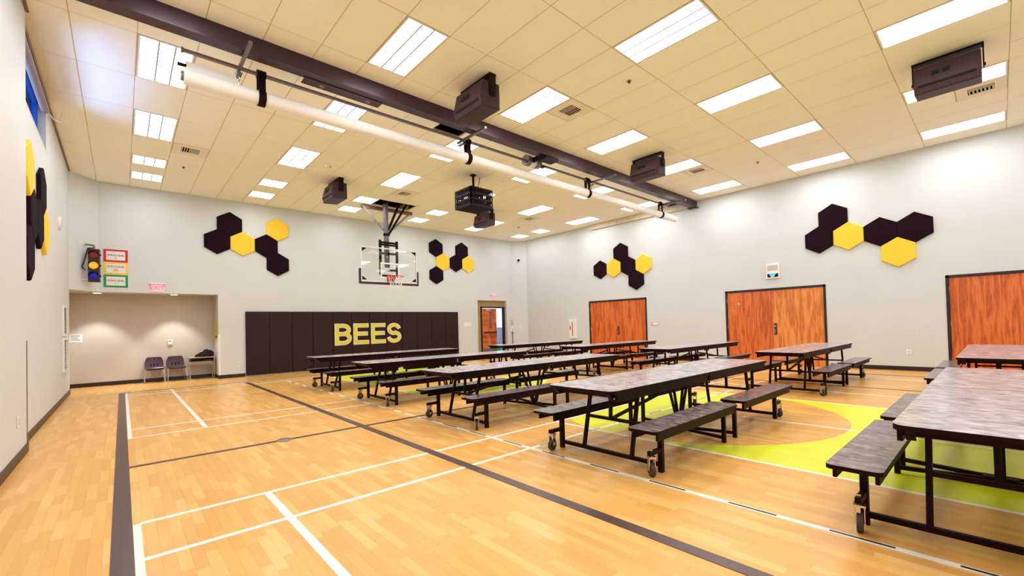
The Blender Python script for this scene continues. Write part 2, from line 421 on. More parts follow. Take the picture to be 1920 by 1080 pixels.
# ------------------------------------------------------------------ window high on the left wall
w = sroot('window_1', 'high narrow window under the ceiling in the left wall')
MB().box(XL-.16, XL-.09, YN, wy1, wz0, wz0+.075).box(XL-.16, XL-.09, YN, wy1, wz1-.08, wz1).box(XL-.16, XL-.09, wy1-.07, wy1, wz0, wz1).box(XL-.16, XL-.09, YN, YN+.07, wz0, wz1).build('window_frame', M_blue, w)
MB().box(XL-.135, XL-.13, YN+.07, wy1-.07, wz0+.075, wz1-.08).build('pane', M_glass, w)
MB().box(XL-.33, XL+.004, YN, wy1, wz0-.02, wz0).build('window_sill', M_wht, w)
sh = MB().cyl((XL+.0, YN+.02, H-.19), (XL+.0, 9.98, H-.19), .05, n=18).build('roller_shade', M_shade, smooth=True)
tag(sh, 'grey roller shade tube rolled up at the top of the high left window', 'roller shade')
MB().box(XL-.02, XL+.05, YN, 10.02, H-.14, H-.06).build('valance', M_bronze, sh)
MB().tube([(XL+.02, 10.0, H-.2), (XL+.08, 10.15, H-.25), (XL+.14, 10.35, H-.2), (XL+.15, 10.45, H-.02)], .008).build('cord', M_wht, sh)
struct(MB().box(XL, XL+.03, YN, 13.98, H-.03, H-.004).box(XN, XN+.03, YF, YN, H-.03, H-.004).build('trim_5', M_bronze), 'brown edge trim where the ceiling meets the left wall')

# ------------------------------------------------------------------ ceiling
ce = MB().box(XL-.4, XR+.3, YF-.3, YB+.3, DECK, DECK+.1).build('ceiling', M_deck); struct(ce, 'suspended ceiling of cream tiles')
def gx(i): return GX+.61*i
def gy(j): return GY+1.22*j
cols = [-6, -2, 2, 6, 10, 14]; rows = [8, 7, 5, 3, 1, -1, -3, -5]  # last row, behind the camera, is unseen and added for lighting
lights = {(i, j) for i in cols for j in rows}
vents = {(3, 1), (-5, 6), (3, 6), (11, 6), (11, 1), (11, -3)}
cells = []
for i in range(-8, 16):
    for j in range(-6, 10):
        x0, x1 = max(gx(i), XL), min(gx(i+1), XR); y0, y1 = max(gy(j), YF), min(gy(j+1), YB)
        if x1-x0 < .05 or y1-y0 < .05: continue
        ym = gy(j+.5)
        if (i, j) in lights:
            if j >= 7 and y1 > ym+.02: cells.append((x0, x1, ym, y1))
            continue
        if (i, j) in vents: cells.append((x0, x1, ym, y1)); continue
        if i in (3, 4) and j == 7: cells.append((x0, x1, ym, y1)); continue
        if i in (1, 15) and j == 2: cells.append((x0, x1, y0, 6.76)); continue
        cells.append((x0, x1, y0, y1))
def tile_mb(mb, c, dz=0):
    x0, x1, y0, y1 = c; g = .0035; b = .005; z = H+dz
    a = [(x0+g, y0+g), (x1-g, y0+g), (x1-g, y1-g), (x0+g, y1-g)]; d = [(x0+g+b, y0+g+b), (x1-g-b, y0+g+b), (x1-g-b, y1-g-b), (x0+g+b, y1-g-b)]
    vs = [(*p, z+.02) for p in a]+[(*p, z+.005) for p in a]+[(*p, z) for p in d]
    mb.add(vs, [(0, 1, 2, 3), (11, 10, 9, 8)]+[(k, 4+k, 4+(k+1) % 4, (k+1) % 4) for k in range(4)]+[(4+k, 8+k, 8+(k+1) % 4, 4+(k+1) % 4) for k in range(4)])
sc = []
for c in cells:
    q = project(((c[0]+c[1])/2, (c[2]+c[3])/2, H)); ok = False
    for a in (c[0], c[1]):
        for b in (c[2], c[3]):
            k = project((a, b, H))
            if k and -5 < k[0] < 1925 and -5 < k[1] < 1085: ok = True
    sc.append((0 if ok else 1, q[2] if q else 99, c))
sc.sort()
out = MB()
for n, (v, d, c) in enumerate(sc):
    if v == 0 and n < 298:
        mb = MB(); tile_mb(mb, c, random.uniform(-.001, .0015)); mb.build('ceiling_tile', M_tile, ce)
    else: tile_mb(out, c)
o = out.build('ceiling_tiles', M_tile, ce); o['kind'] = 'stuff'
mb = MB()
for i in range(-8, 17):
    X = gx(i)
    if XL < X < XR:
        segs = [(YF, YB)]
        if i == 4: segs = [(YF, gy(7)), (gy(7.5), YB)]
        for a, b in segs: mb.box(X-.009, X+.009, a, b, H+.004, H+.03)
for j in range(-6, 10):
    if YF < gy(j) < YB: mb.box(XL, XR, gy(j)-.009, gy(j)+.009, H+.0042, H+.03)
for (i, j) in [(i, j) for i in cols for j in (7, 8)]+list(vents)+[(3, 7), (4, 7)]:
    mb.box(gx(i), gx(i+1), gy(j+.5)-.009, gy(j+.5)+.009, H+.0044, H+.03)
o = mb.build('ceiling_grid', M_grid, ce); o['label'] = 'thin tan metal grid between the tiles'

# ------------------------------------------------------------------ recessed lights
def make_light(full=True):
    L = 1.22 if full else .61; w = .61
    t = bpy.data.objects.new('ceiling_light', None); C.objects.link(t); t.empty_display_size = .1
    x0, x1, y0, y1 = .012, w-.012, .012, L-.012; b = .022
    MB().box(x0, x1, y0, y0+b, -.004, .03).box(x0, x1, y1-b, y1, -.004, .03).box(x0, x0+b, y0+b, y1-b, -.004, .03).box(x1-b, x1, y0+b, y1-b, -.004, .03).build('frame', M_wht, t)
    MB().add([(x0+b, y0+b, .008), (x0+b, y1-b, .008), (x1-b, y1-b, .008), (x1-b, y0+b, .008)], [(0, 1, 2, 3)]).build('lens', M_lamp, t)
    for k in (.36, .64):
        MB().box(w*k-.011, w*k+.011, y0+b, y1-b, -.002, .0075).build('rib', M_rib, t)
    MB().box(x0, x1, y0, y1, .03, .12).build('housing', M_steel, t)
    return t
full = make_light(True); half = make_light(False); used = {}
ordn = ['first', 'second', 'third', 'fourth', 'fifth', 'sixth', 'seventh', 'unseen eighth']
for ri, j in enumerate(rows):
    for ci, i in enumerate(cols):
        src = half if j >= 7 else full
        if src.name not in used: o = src; used[src.name] = 1; o.location = (gx(i), gy(j), H)
        else: o = dup(src, (gx(i), gy(j), H))
        col = ['against the left wall', 'second column from left wall', 'third column from left wall', 'fourth column from left wall', 'fifth column from left wall', 'column by right wall'][ci]
        kind = 'square' if j >= 7 else 'long'
        tag(o, f'{kind} recessed fluorescent light, {ordn[ri]} row from back wall, {col}', 'ceiling light', 'recessed ceiling lights')

# air vents
def vent(i, j, lab, arrow=False):
    t = thing('ceiling_vent', lab, 'vent', (gx(i), gy(j), H), group='square ceiling air vents')
    mb = MB(); a = .012; q = .61-.012
    for r in ((a, q, a, .15), (a, q, .46, q), (a, .15, .15, .46), (.46, q, .15, .46)): mb.box(r[0], r[1], r[2], r[3], -.001, .012)
    mb.build('panel', M_vent, t)
    MB().box(.15, .46, .15, .46, .05, .06).build('duct', M_deck, t)
    for k in range(7):
        MB().bar((.305, .165+.046*k, .012), (.455, .165+.046*k, .012), .006, .03, up=(0, .6, .8)).build('louver', M_vent, t)
    for k in range(4):
        MB().bar((.17+.04*k, .155, .012), (.17+.04*k, .455, .012), .006, .03, up=(.6, 0, .8)).build('louver', M_vent, t)
    if arrow: 
        o = MB().box(.30, .315, .2, .34, -.003, -.0012).build('mark', M_red, t); o['label'] = 'small red ribbon'
vent(3, 1, 'square air vent with red ribbon, beside the light nearest the big central speaker', True)
vent(-5, 6, 'square air vent on the left, above the corner hexagons, near left wall lights')
vent(3, 6, 'square air vent just in front of the basketball hoop ceiling opening')
vent(11, 6, 'square air vent nearest the far right corner of the room')
vent(11, 1, 'square air vent right of the speaker hung beside the end of the beam')
vent(11, -3, 'square air vent partly behind the speaker at the upper right')
for (X, Y), lab in {(5.96, 3.76): 'small chrome sprinkler head in the front middle ceiling tile', (11.46, 3.77): 'small chrome sprinkler head above the far wooden doors, near the right wall',
                    (11.44, 12.27): 'small chrome sprinkler head near the far right corner of the ceiling', (1.07, 12.23): 'small chrome sprinkler head near the left rear ceiling lights'}.items():
    t = thing('sprinkler_head', lab, 'sprinkler', (X, Y, H-.002), group='sprinkler heads')
    MB().cyl((0, 0, 0), (0, 0, -.006), .045, .04, n=20).build('flange', M_chr, t); MB().cyl((0, 0, -.006), (0, 0, -.03), .014, .02, n=10).build('nozzle', M_rub, t)
t = thing('smoke_detector', 'white round smoke detector on the ceiling in front of left rear speaker', 'smoke detector', (3.53, 10.16, H-.002))
MB().cyl((0, 0, 0), (0, 0, -.03), .075, .07, n=24).build('base', M_wht, t, smooth=True); MB().cyl((0, 0, -.03), (0, 0, -.055), .05, .035, n=24).build('dome', M_wht, t, smooth=True)
o = MB().box(.055, .085, -.02, .02, -.035, -.02).build('indicator', M_red, t)

# ------------------------------------------------------------------ beam
t = thing('ceiling_beam', 'long dark purple steel beam running across the room under the ceiling', 'beam', (0, 0, 0))
BZ = EYE+3.575
MB().box(XN, XR, 6.26, 6.44, BZ, H+.002).build('beam_body', M_beam, t)
MB().box(XN, XR, 6.252, 6.262, BZ-.004, BZ+.012).build('lower_flange', M_beam, t)
pl = MB().box(1.94, 3.1, 6.40, 6.58, BZ-.012, BZ-.002).build('bolt_plate', M_beam, t)
for X in (2.2, 2.9):
    MB().cyl((X, 6.49, BZ-.012), (X, 6.49, BZ-.03), .04, .03, n=14).build('bolt', M_steel, pl)
MB().box(13.42, XR, 6.2, 6.5, BZ-.02, BZ).build('bearing_plate', M_beam, t)

# ------------------------------------------------------------------ rolled curtain
t = thing('rolled_curtain', 'white rolled divider curtain hanging on a grey shaft behind the dark beam', 'curtain', (0, 6.75, 0))
zc = EYE+3.245; zr = EYE+3.575
cmb = MB()
n = 20; xs = [.6+12.5*k/60 for k in range(61)]; ring = []
for X in xs:
    rr = .098+.004*math.sin(X*3.1)+.003*math.sin(X*7.7)
    for k in range(n):
        a = 2*PI*k/n; cmb.v.append((X, rr*math.cos(a), zc+rr*math.sin(a)))
for s in range(60):
    for k in range(n): cmb.f.append((s*n+k, s*n+(k+1) % n, (s+1)*n+(k+1) % n, (s+1)*n+k)); cmb.mi.append(0)
cmb.f.append(tuple(range(n))); cmb.mi.append(0); cmb.f.append(tuple(60*n+k for k in range(n))); cmb.mi.append(0)
cmb.build('rolled_fabric', M_fab, t, smooth=True)
MB().box(.62, 1.17, -.012, -.004, zc, zc+.2).build('fabric_flap', M_fab, t)
MB().cyl((.57, 0, zc), (.62, 0, zc), .06, n=16).build('core_end', M_steel, t); MB().cyl((.54, .0, zc+.14), (.63, 0, zc+.14), .022, n=12).build('core_end', M_blk, t)
MB().cyl((.6, 0, zr), (12.75, 0, zr), .026, n=12).build('drive_shaft', M_steel, t, smooth=True)
MB().cyl((.575, 0, zr), (.6, 0, zr), .036, n=12).build('shaft_cap', M_steel, t)
for X in (1.47, 5.0, 8.68, 12.2):
    s = MB().cyl((X-.055, 0, zr), (X+.055, 0, zr), .06, n=18).build('strap_collar', M_blk, t, smooth=True)
    MB().box(X-.045, X+.045, .05, .056, zc, zr).box(X-.045, X+.045, -.056, -.05, zc+.08, zr).build('strap', M_blk, s)
    MB().cyl((X-.045, 0, zc), (X+.045, 0, zc), .108, n=22).build('band', M_blk, s, smooth=True)
for X in (1.2, 4.86, 8.82, 12.3):
    hg = MB().box(X-.02, X+.02, -.75, .12, BZ-.05, BZ-.012).build('hanger', M_steel, t)
    for yy in (-.06, .06):
        MB().cyl((X, yy, BZ-.05), (X, yy, zr-.1), .006, n=6).build('rod', M_chr, hg)
    MB().box(X-.03, X+.03, -.08, .08, zr-.11, zr-.09).build('clamp', M_steel, hg)
    MB().tube([(X, 0, zr-.1), (X+.015, .0, zr-.15), (X, 0, zr-.2), (X+.015, 0, zc+.1)], .009).build('chain', M_chr, hg)
mt_ = MB().box(6.55, 7.1, -.09, .02, zr-.06, zr-.04).box(6.66, 6.7, -.35, -.02, zr-.05, zr+.05).build('motor_mount', M_blk, t)
MB().cyl((6.55, 0, zr+.01), (6.95, 0, zr+.01), .115, n=22).build('motor', M_steel, mt_, smooth=True)
MB().cyl((6.66, 0, zr+.01), (6.80, 0, zr+.01), .119, n=22).build('motor_label', M_wht, mt_, smooth=True)
MB().box(6.62, 7.0, -.55, -.32, BZ-.09, BZ-.02).build('beam_clamp', M_blk, mt_)

# ------------------------------------------------------------------ speakers
def make_speaker():
    t = bpy.data.objects.new('ceiling_speaker', None); C.objects.link(t)
    y0, y1 = -.345, .345
    # profile in x (front face towards -x), z relative to the ceiling
    b = MB().prism([(-.17, -.12), (-.235, -.40), (-.20, -.53), (.16, -.50), (.15, -.11)], 'y', y0, y1).build('cabinet', M_dark, t, bevel=.018)
    MB().prism([(-.226, -.415), (-.236, -.413), (-.232, -.44), (-.222, -.44)], 'y', y0+.05, y1-.05).build('port_slot', M_cloth, b)
    for yy in (.0, .11):
        MB().prism([(-.202, -.235), (-.212, -.238), (-.224, -.30), (-.214, -.30)], 'y', yy-.04, yy+.04).build('badge_recess', M_cloth, b)
    MB().box(-.06, .06, y0-.03, y1+.03, -.03, 0).build('bracket_top', M_blk, t)
    for yy in (y0-.02, y1+.02): MB().box(-.055, .055, yy-.008, yy+.008, -.33, -.02).build('bracket_arm', M_blk, t, bevel=.004)
    for yy in (y0-.03, y1+.03): MB().cyl((0, yy-.01, -.3), (0, yy+.01, -.3), .022, n=12).build('bracket_bolt', M_blk, t)
    return t
sp = make_speaker()
spk = [((4.17, 5.32), 'large dark speaker hung in front of the beam, nearest the middle of the photo'), ((9.02, .40), 'dark speaker hanging at the upper right, nearest the right edge'),
       ((9.02, 5.26), 'dark speaker hung beside the right end of the dark beam'), ((4.09, 11.16), 'dark speaker hung left of the basketball hoop'), ((8.95, 11.2), 'dark speaker hung below and behind the caged projector')]
for k, (p, lab) in enumerate(spk):
    o = sp if k == 0 else dup(sp, (p[0], p[1], H-.002)); o.location = (p[0], p[1], H-.002); tag(o, lab, 'speaker', 'ceiling speakers')

# ------------------------------------------------------------------ projector in its cage
t = thing('projector_cage', 'dark perforated security cage hung on a pole around the projector', 'cage', (6.58, 8.67, H-.002))
MB().cyl((0, 0, 0), (0, 0, -.44), .03, n=12).build('pole', M_blk, t); MB().cyl((0, 0, 0), (0, 0, -.015), .08, n=16).build('pole_flange', M_blk, t)
MB().tube([(.22, .02, 0), (.21, .02, -.12), (.14, .0, -.28), (.03, 0, -.42)], .008).build('cable', M_blk, t)
a = .325; z0, z1 = -.84, -.43
def perf(name, fn, n, m, w=.02):
    mb = MB()
    for k in range(m+1):
        zz = k/m; mb.bar(fn(0, zz), fn(1, zz), w*2.0)
    for k in range(n+1):
        uu = k/n; mb.bar(fn(uu, 0), fn(uu, 1), w)
    mb.build(name, M_blk, t)
perf('side_panel', lambda u, v: (-a, -a+2*a*u, z0+(z1-z0)*v), 11, 3)
perf('side_panel', lambda u, v: (a, -a+2*a*u, z0+(z1-z0)*v), 11, 3)
perf('front_panel', lambda u, v: (-a+2*a*u, -a, z0+(z1-z0)*v), 11, 3)
perf('front_panel', lambda u, v: (-a+2*a*u, a, z0+(z1-z0)*v), 11, 3)
perf('bottom_panel', lambda u, v: (-a+2*a*u, -a+2*a*v, z0), 14, 9, .018)
MB().box(-a, a, -a, a, z1, z1+.012).build('top_panel', M_blk, t)
t = thing('projector', 'dark projector sitting inside the hanging perforated cage', 'projector', (6.58, 8.67, H-.83))
MB().box(-.22, .22, -.2, .2, .03, .22).build('body', M_dark, t, bevel=.02); MB().cyl((-.05, -.2, .12), (-.05, -.26, .12), .05, n=18).build('lens', M_blk, t, smooth=True)
MB().box(-.2, .2, -.18, .18, 0, .03).build('tray', M_blk, t)

# ------------------------------------------------------------------ basketball hoop
t = thing('basketball_hoop', 'ceiling-hung basketball hoop with glass backboard and red rim', 'basketball hoop', (6.05, 12.4, 0))
MB().box(.68-1.08, .68+.56-.4, -.43, .2, H+.35, H+.36).build('recess_top', M_deck, t)
fr = MB().box(-.62, 1.06, .30, .40, H-.10, H-.005).build('mount_frame', M_bronze, t)
MB().box(-.36, .82, -.40, -.34, H+.05, H+.12).box(-.1, -.02, -.4, .3, H+.02, H+.1).box(.35, .43, -.4, .3, H+.02, H+.1).build('mount_beam', M_blk, t)
MB().cyl((0, .05, H+.2), (0, .0, 3.15), .078, n=18).build('mast', M_mast, t, smooth=True)
for a_, b_ in (((-.58, .34, H-.06), (-.08, .03, 4.28)), ((.98, .34, H-.06), (.08, .03, 4.22))): MB().bar(a_, b_, .045).build('brace', M_mast, t)
for a_, b_ in (((.30, -.3, H+.05), (.06, .0, 4.30)), ((.55, -.3, H+.05), (.08, .0, 4.18))): MB().bar(a_, b_, .055).build('actuator', M_blk, t)
MB().cyl((0, 0, 4.12), (0, 0, 4.18), .1, n=18).build('collar', M_blk, t)
MB().cyl((.4, -.2, H+.02), (.62, -.2, H+.02), .09, n=16).build('winch', M_bronze, t)
# support frame behind the board
fb = MB()
for X in (-.27, .27): fb.box(X-.03, X+.03, -.14, -.08, 2.9, 3.95)
for zz in (3.88, 3.55, 3.05, 2.88): fb.box(-.27, .27, -.13, -.09, zz-.03, zz+.03)
fb.box(-.27, .27, -.1, .0, 3.80, 3.84)
fb.build('support_frame', M_blk, t)
bd = MB().box(-.89, .89, -.175, -.163, 2.68, 3.68).build('backboard', M_glass, t)
mb = MB()
for r in ((-.9, .9, 3.67, 3.70), (-.9, .9, 2.66, 2.70), (-.9, -.88, 2.70, 3.67), (.88, .9, 2.70, 3.67)): mb.box(r[0], r[1], -.19, -.155, r[2], r[3])
mb.build('board_frame', M_wht, bd)
mb = MB()
for r in ((-.30, .30, 3.22, 3.265), (-.30, .30, 2.79, 2.83), (-.30, -.26, 2.83, 3.22), (.26, .30, 2.83, 3.22)): mb.box(r[0], r[1], -.1795, -.176, r[2], r[3])
mb.build('target_square', M_wht, bd)
for s, zz, d in ((-1, 3.655, -1), (1, 3.655, -1), (1, 2.725, 1), (-1, 2.725, 1)):
    MB().prism([(s*.865, zz), (s*.72, zz), (s*.865, zz+d*.11)], 'y', -.182, -.177).build('corner_decal', M_blk, bd)
p = MB()
p.box(-.96, .96, -.21, -.13, 2.60, 2.67)
for s in (-1, 1): p.box(min(s*.9, s*.96), max(s*.9, s*.96), -.21, -.13, 2.67, 3.05)
p.build('edge_padding', M_beam, t, bevel=.02)
rm = MB(); rc = (0, -.55); pts = [(rc[0]+.225*math.cos(2*PI*k/28), rc[1]+.225*math.sin(2*PI*k/28), 2.82) for k in range(29)]
rm.tube(pts, .011); rim = rm.build('rim', M_red, t)
MB().box(-.11, .11, -.2, -.18, 2.70, 2.88).prism([(-.2, 2.82), (-.34, 2.82), (-.2, 2.66)], 'x', -.11, -.095).prism([(-.2, 2.82), (-.34, 2.82), (-.2, 2.66)], 'x', .095, .11).box(-.11, .11, -.34, -.2, 2.812, 2.822).build('rim_bracket', M_red, rim)
nt = MB()
for k in range(12):
    a0 = 2*PI*k/12
    for s in (-1, 1):
        prev = None
        for l in range(5):
            r = .225-.022*l-.006*l*(l < 3); aa = a0+s*l*PI/12; q = (rc[0]+r*math.cos(aa), rc[1]+r*math.sin(aa), 2.81-.1*l)
            if prev: nt.bar(prev, q, .006)
            prev = q
nt.build('net', M_wht, rim)

# ------------------------------------------------------------------ double doors in the right wall
def ddoor(n, y0, y1, lab, ml, mr, z1=2.14, hinges='l'):
    d = sroot(f'door_{n}', lab, (XR, 0, 0))
    MB().box(-.012, .12, y0-.0, y0+.055, 0, z1).box(-.012, .12, y1-.055, y1, 0, z1).box(-.012, .12, y0, y1, z1-.055, z1).build('frame', M_base, d)
    ym = (y0+y1)/2
    for a, b, mt in ((y0+.058, ym-.002, mr), (ym+.002, y1-.058, ml)):
        lf = MB().box(.01, .055, a, b, .002, z1-.06).build('door_leaf', mt, d)
        hy = y0+.05 if a < ym-.1 else y1-.05
        for hz in (.3, 1.07, 1.85): MB().cyl((.002, hy, hz-.05), (.002, hy, hz+.05), .012, n=8).build('hinge', M_chr, lf)
    pl = MB().box(.0, .01, ym-.10, ym-.03, .84, 1.16).build('lock_plate', M_plate, d)
    MB().cyl((-.05, ym-.065, 1.08), (.0, ym-.065, 1.08), .022, n=14).build('lock_cylinder', M_chr, pl, smooth=True)
    MB().tube([(0, ym-.065, .99), (-.05, ym-.065, .98), (-.05, ym-.065, .90), (0, ym-.065, .88)], .012).build('pull', M_chr, pl)
    return d
ddoor(1, DR[0][0], DR[0][1], 'far pair of orange wooden doors behind the far tables', M_door, M_door)
d2 = ddoor(2, DR[1][0], DR[1][1], 'middle pair of orange wooden doors under the white wall panel', M_door, M_door2)
MB().cyl((.0, 5.12, 1.75), (.011, 5.12, 1.75), .022, n=14).build('viewer', M_wht, d2)
ddoor(3, DR[2][0], DR[2][1], 'nearest pair of orange wooden doors at the right edge', M_door, M_door)
struct(MB().box(XR+.19, XR+.25, YF-.3, 14.3, -.2, 2.3).build('door_light_block', M_deck), 'unseen dark backing added behind the doors to block light')  # out-of-view slab that stops outside light leaking under the doors

# exit doorway in the back wall, door ajar
d = sroot('door_4', 'exit doorway in the back wall with its wooden door ajar')
dy = YB+.14
MB().box(EX0, 11.40, dy, dy+.1, 0, EZ).box(11.40, EX1, dy, dy+.1, 2.12, EZ).build('infill', M_tan, d)
MB().box(11.40, 11.47, dy-.03, dy+.1, 0, 2.12).box(12.68, 12.74, dy-.03, dy+.1, 0, 2.12).box(11.40, 12.74, dy-.03, dy+.1, 2.06, 2.12).build('frame', M_base, d)
lf = MB().box(0, .93, -.022, .022, .01, 2.04).build('door_leaf', M_door, d, loc=(11.50, dy+.03, 0), rot=(0, 0, math.radians(10)))
MB().box(.46, .62, -.028, -.022, 1.18, 1.92).build('vision_frame', M_base, lf); MB().box(.485, .595, -.032, -.028, 1.2, 1.9).build('vision_pane', M_hallg, lf)
MB().box(.1, .88, -.08, -.05, .98, 1.04).box(.1, .14, -.06, -.022, .98, 1.04).box(.84, .88, -.06, -.022, .98, 1.04).build('push_bar', M_base, lf)
MB().box(.03, .9, -.026, -.022, .03, .33).build('kick_plate', M_steel, lf)
MB().box(.2, .5, -.06, -.022, 1.95, 2.02).build('door_closer', M_grey, lf)
for hz in (.25, 1.05, 1.85): MB().cyl((-.015, -.02, hz-.06), (-.015, -.02, hz+.06), .014, n=8).build('hinge', M_chr, lf)
hl = sroot('wall_hall', 'white hallway with grey wainscot seen through the open exit door')
MB().box(10.8, 16.5, 17.4, 17.5, 1.2, 2.8).box(16.5, 16.6, YB+.3, 17.5, 1.2, 2.8).box(10.7, 10.8, YB+.3, 17.5, 1.2, 2.8).box(10.8, 16.5, YB+.26, 17.5, 2.8, 2.9).build('hall_wall', M_hall, hl)
MB().box(10.8, 16.5, 17.39, 17.5, 0, 1.2).box(16.49, 16.6, YB+.3, 17.5, 0, 1.2).box(10.7, 10.81, YB+.3, 17.5, 0, 1.2).build('wainscot', M_hallg, hl)
MB().box(10.7, 16.6, YB+.1, 17.5, -.1, 0).build('hall_floor', M_hallg, hl)
t = thing('hall_fill_light', 'unseen flush light added to brighten the hallway behind the exit door', 'ceiling light', (13.6, 16.2, 2.79))  # unseen lamp behind the door header, added to light the hallway
MB().box(-.6, .6, -.3, .3, -.04, 0).build('housing', M_wht, t); MB().box(-.57, .57, -.27, .27, -.05, -.041).build('lens', M_lamp, t)
t = thing('waste_bin', 'small green bin standing in front of the exit door', 'bin', (11.93, 14.3, 0))
MB().prism([(-.09, 0), (.09, 0), (.11, .38), (-.11, .38)], 'y', -.1, .1).build('bin_body', M_green2, t); MB().box(-.12, .12, -.11, .11, .38, .40).build('rim', M_green2, t)

# ------------------------------------------------------------------ wall padding with letters
t = thing('wall_padding', 'dark maroon padded wall mats bearing big yellow BEES lettering', 'wall padding', (0, YB, 0))
px0, px1, N = 2.67, 10.12, 12; pw = (px1-px0)/N
for k in range(N):
    MB().box(px0+pw*k+.004, px0+pw*(k+1)-.004, -.055, -.001, .03, 1.885).build('pad', M_pad, t, bevel=.014)
def strokes(paths, w):
    mb = MB()
    for i, P in enumerate(paths):
        P = [Vector(p) for k, p in enumerate(P) if k == 0 or (Vector(p)-Vector(P[k-1])).length > .002]; n = len(P); d0, d1 = 0, -.004-i*.0006; L = []; Rr_ = []
        for k in range(n):
            a = (P[k]-P[k-1]).normalized() if k else (P[1]-P[0]).normalized()
            b = (P[k+1]-P[k]).normalized() if k < n-1 else a
            t_ = (a+b).normalized(); nn = Vector((-t_.y, t_.x)); q = w/2/max(.5, nn.dot(Vector((-a.y, a.x))))
            L.append(P[k]+nn*q); Rr_.append(P[k]-nn*q)
        vs = []
        for k in range(n): vs += [(L[k].x, d1, L[k].y), (Rr_[k].x, d1, Rr_[k].y), (L[k].x, d0, L[k].y), (Rr_[k].x, d0, Rr_[k].y)]
        fs = []
        for k in range(n-1):
            o = 4*k; fs += [(o, o+1, o+5, o+4), (o+2, o+6, o+7, o+3), (o, o+4, o+6, o+2), (o+1, o+3, o+7, o+5)]
        fs += [(0, 2, 3, 1), (4*n-4, 4*n-3, 4*n-1, 4*n-2)]
        mb.add(vs, fs)
    return mb
def arc2(cx, cz, rx, rz, a0, a1, n=14): return [(cx+rx*math.cos(math.radians(a0+(a1-a0)*k/n)), cz+rz*math.sin(math.radians(a0+(a1-a0)*k/n))) for k in range(n+1)]
LW, LH, SW = .50, .68, .108; s = SW/2
B = [[(s, 0), (s, LH)], [(0, LH-s), (LW*.52, LH-s)]+arc2(LW*.52, (LH-s+LH*.52)/2, LW*.38, (LH-s-LH*.52)/2, 90, -90)+[(0, LH*.52)],
     [(0, LH*.52), (LW*.55, LH*.52)]+arc2(LW*.55, (LH*.52+s)/2, LW*.45-s+.03, (LH*.52-s)/2, 90, -90)+[(0, s)]]
E_ = [[(s, 0), (s, LH)], [(0, LH-s), (LW, LH-s)], [(0, LH*.51), (LW*.94, LH*.51)], [(0, s), (LW*1.02, s)]]
cxs = LW*.5; rr = (LH/2-s)/2+.005
S_ = [arc2(cxs, LH-s-rr, LW*.5-s, rr, 12, 180, 12)+arc2(cxs, LH-s-rr, LW*.5-s, rr, 180, 262, 6)[1:]+arc2(cxs, s+rr, LW*.5-s+.015, rr, 78, -30, 8)+arc2(cxs, s+rr, LW*.5-s+.015, rr, -30, -170, 10)[1:]]
for X, P in ((5.22, B), (5.84, E_), (6.46, E_), (7.06, S_)):
    lt = strokes(P, SW).build('letter', M_lty, t, loc=(X, -.0585, .79))
    ol = MB(); 
    w2 = SW+.034; ext = []
    for q in P:
        if len(q) == 2:
            a = Vector(q[0]); b = Vector(q[1]); dd = (b-a).normalized()*.02; ext.append([tuple(a-dd), tuple(b+dd)])
        elif len(q) > 2 and q is not P[0] or P is not S_:
            a = Vector(q[0]); ext.append([(a.x-.02, a.y)]+q[1:-1]+[(q[-1][0]-.02, q[-1][1])])
        else:
            a = Vector(q[0])-(Vector(q[1])-Vector(q[0])).normalized()*.02; b = Vector(q[-1])+(Vector(q[-1])-Vector(q[-2])).normalized()*.02
            ext.append([tuple(a)]+q+[tuple(b)])
    o = strokes(ext, w2).build('outline', M_wht, lt, loc=(0, .0026, 0)); o['label'] = 'white outline of the letter'

# ------------------------------------------------------------------ hexagon wall panels
def hex_mesh(name, mt):
    R_ = .352; b = .014; d = .05; mb = MB()
    P = lambda r: [(r*math.sin(PI/3*k), r*math.cos(PI/3*k)) for k in range(6)]
    vs = [(x, 0, z) for x, z in P(R_)]+[(x, -d+b, z) for x, z in P(R_)]+[(x, -d, z) for x, z in P(R_-b)]
    mb.add(vs, [(5, 4, 3, 2, 1, 0), (12, 13, 14, 15, 16, 17)]+[(k, (k+1) % 6, 6+(k+1) % 6, 6+k) for k in range(6)]+[(6+k, 6+(k+1) % 6, 12+(k+1) % 6, 12+k) for k in range(6)])
    return mb.mesh(name, mt)
hd = hex_mesh('hexagon_panel', M_felt); hy = hex_mesh('hexagon_panel', M_yel)
def hexes(wallk, group, items):
    for u, z, c, lab in items:
        loc, rz = {'b': ((u, YB-.001, z), 0), 'r': ((XR-.001, u, z), -PI/2), 'l': ((XL+.001, u, z), PI/2)}[wallk]
        o = put('hexagon_panel', hy if c else hd, None, loc, rot=(0, 0, rz)); tag(o, lab, 'wall panel', group)
q = 'left back wall cluster'
hexes('b', 'hexagon panels above the alcove', [(2.32, 4.38, 0, f'dark felt hexagon at the top of the {q}'), (2.015, 3.85, 0, f'dark felt hexagon at the far left of the {q}'),
      (2.635, 3.85, 1, f'yellow felt hexagon in the middle of the {q}'), (3.25, 3.85, 0, f'dark felt hexagon between both yellows of the {q}'),
      (3.555, 4.38, 1, f'yellow felt hexagon at the upper right of the {q}'), (3.555, 3.32, 0, f'dark felt hexagon at the lower right of the {q}')])
q = 'cluster right of the hoop'
hexes('b', 'hexagon panels right of the hoop', [(9.16, 4.38, 0, f'dark felt hexagon at the upper left of the {q}'), (9.465, 3.85, 1, f'yellow felt hexagon on the left of the {q}'),
      (9.16, 3.32, 0, f'dark felt hexagon at the lower left of the {q}'), (10.08, 3.85, 0, f'dark felt hexagon between both yellows of the {q}'),
      (10.385, 4.38, 0, f'dark felt hexagon at the upper right of the {q}'), (10.69, 3.85, 1, f'yellow felt hexagon at the far right of the {q}')])
q = 'cluster above the far doors'
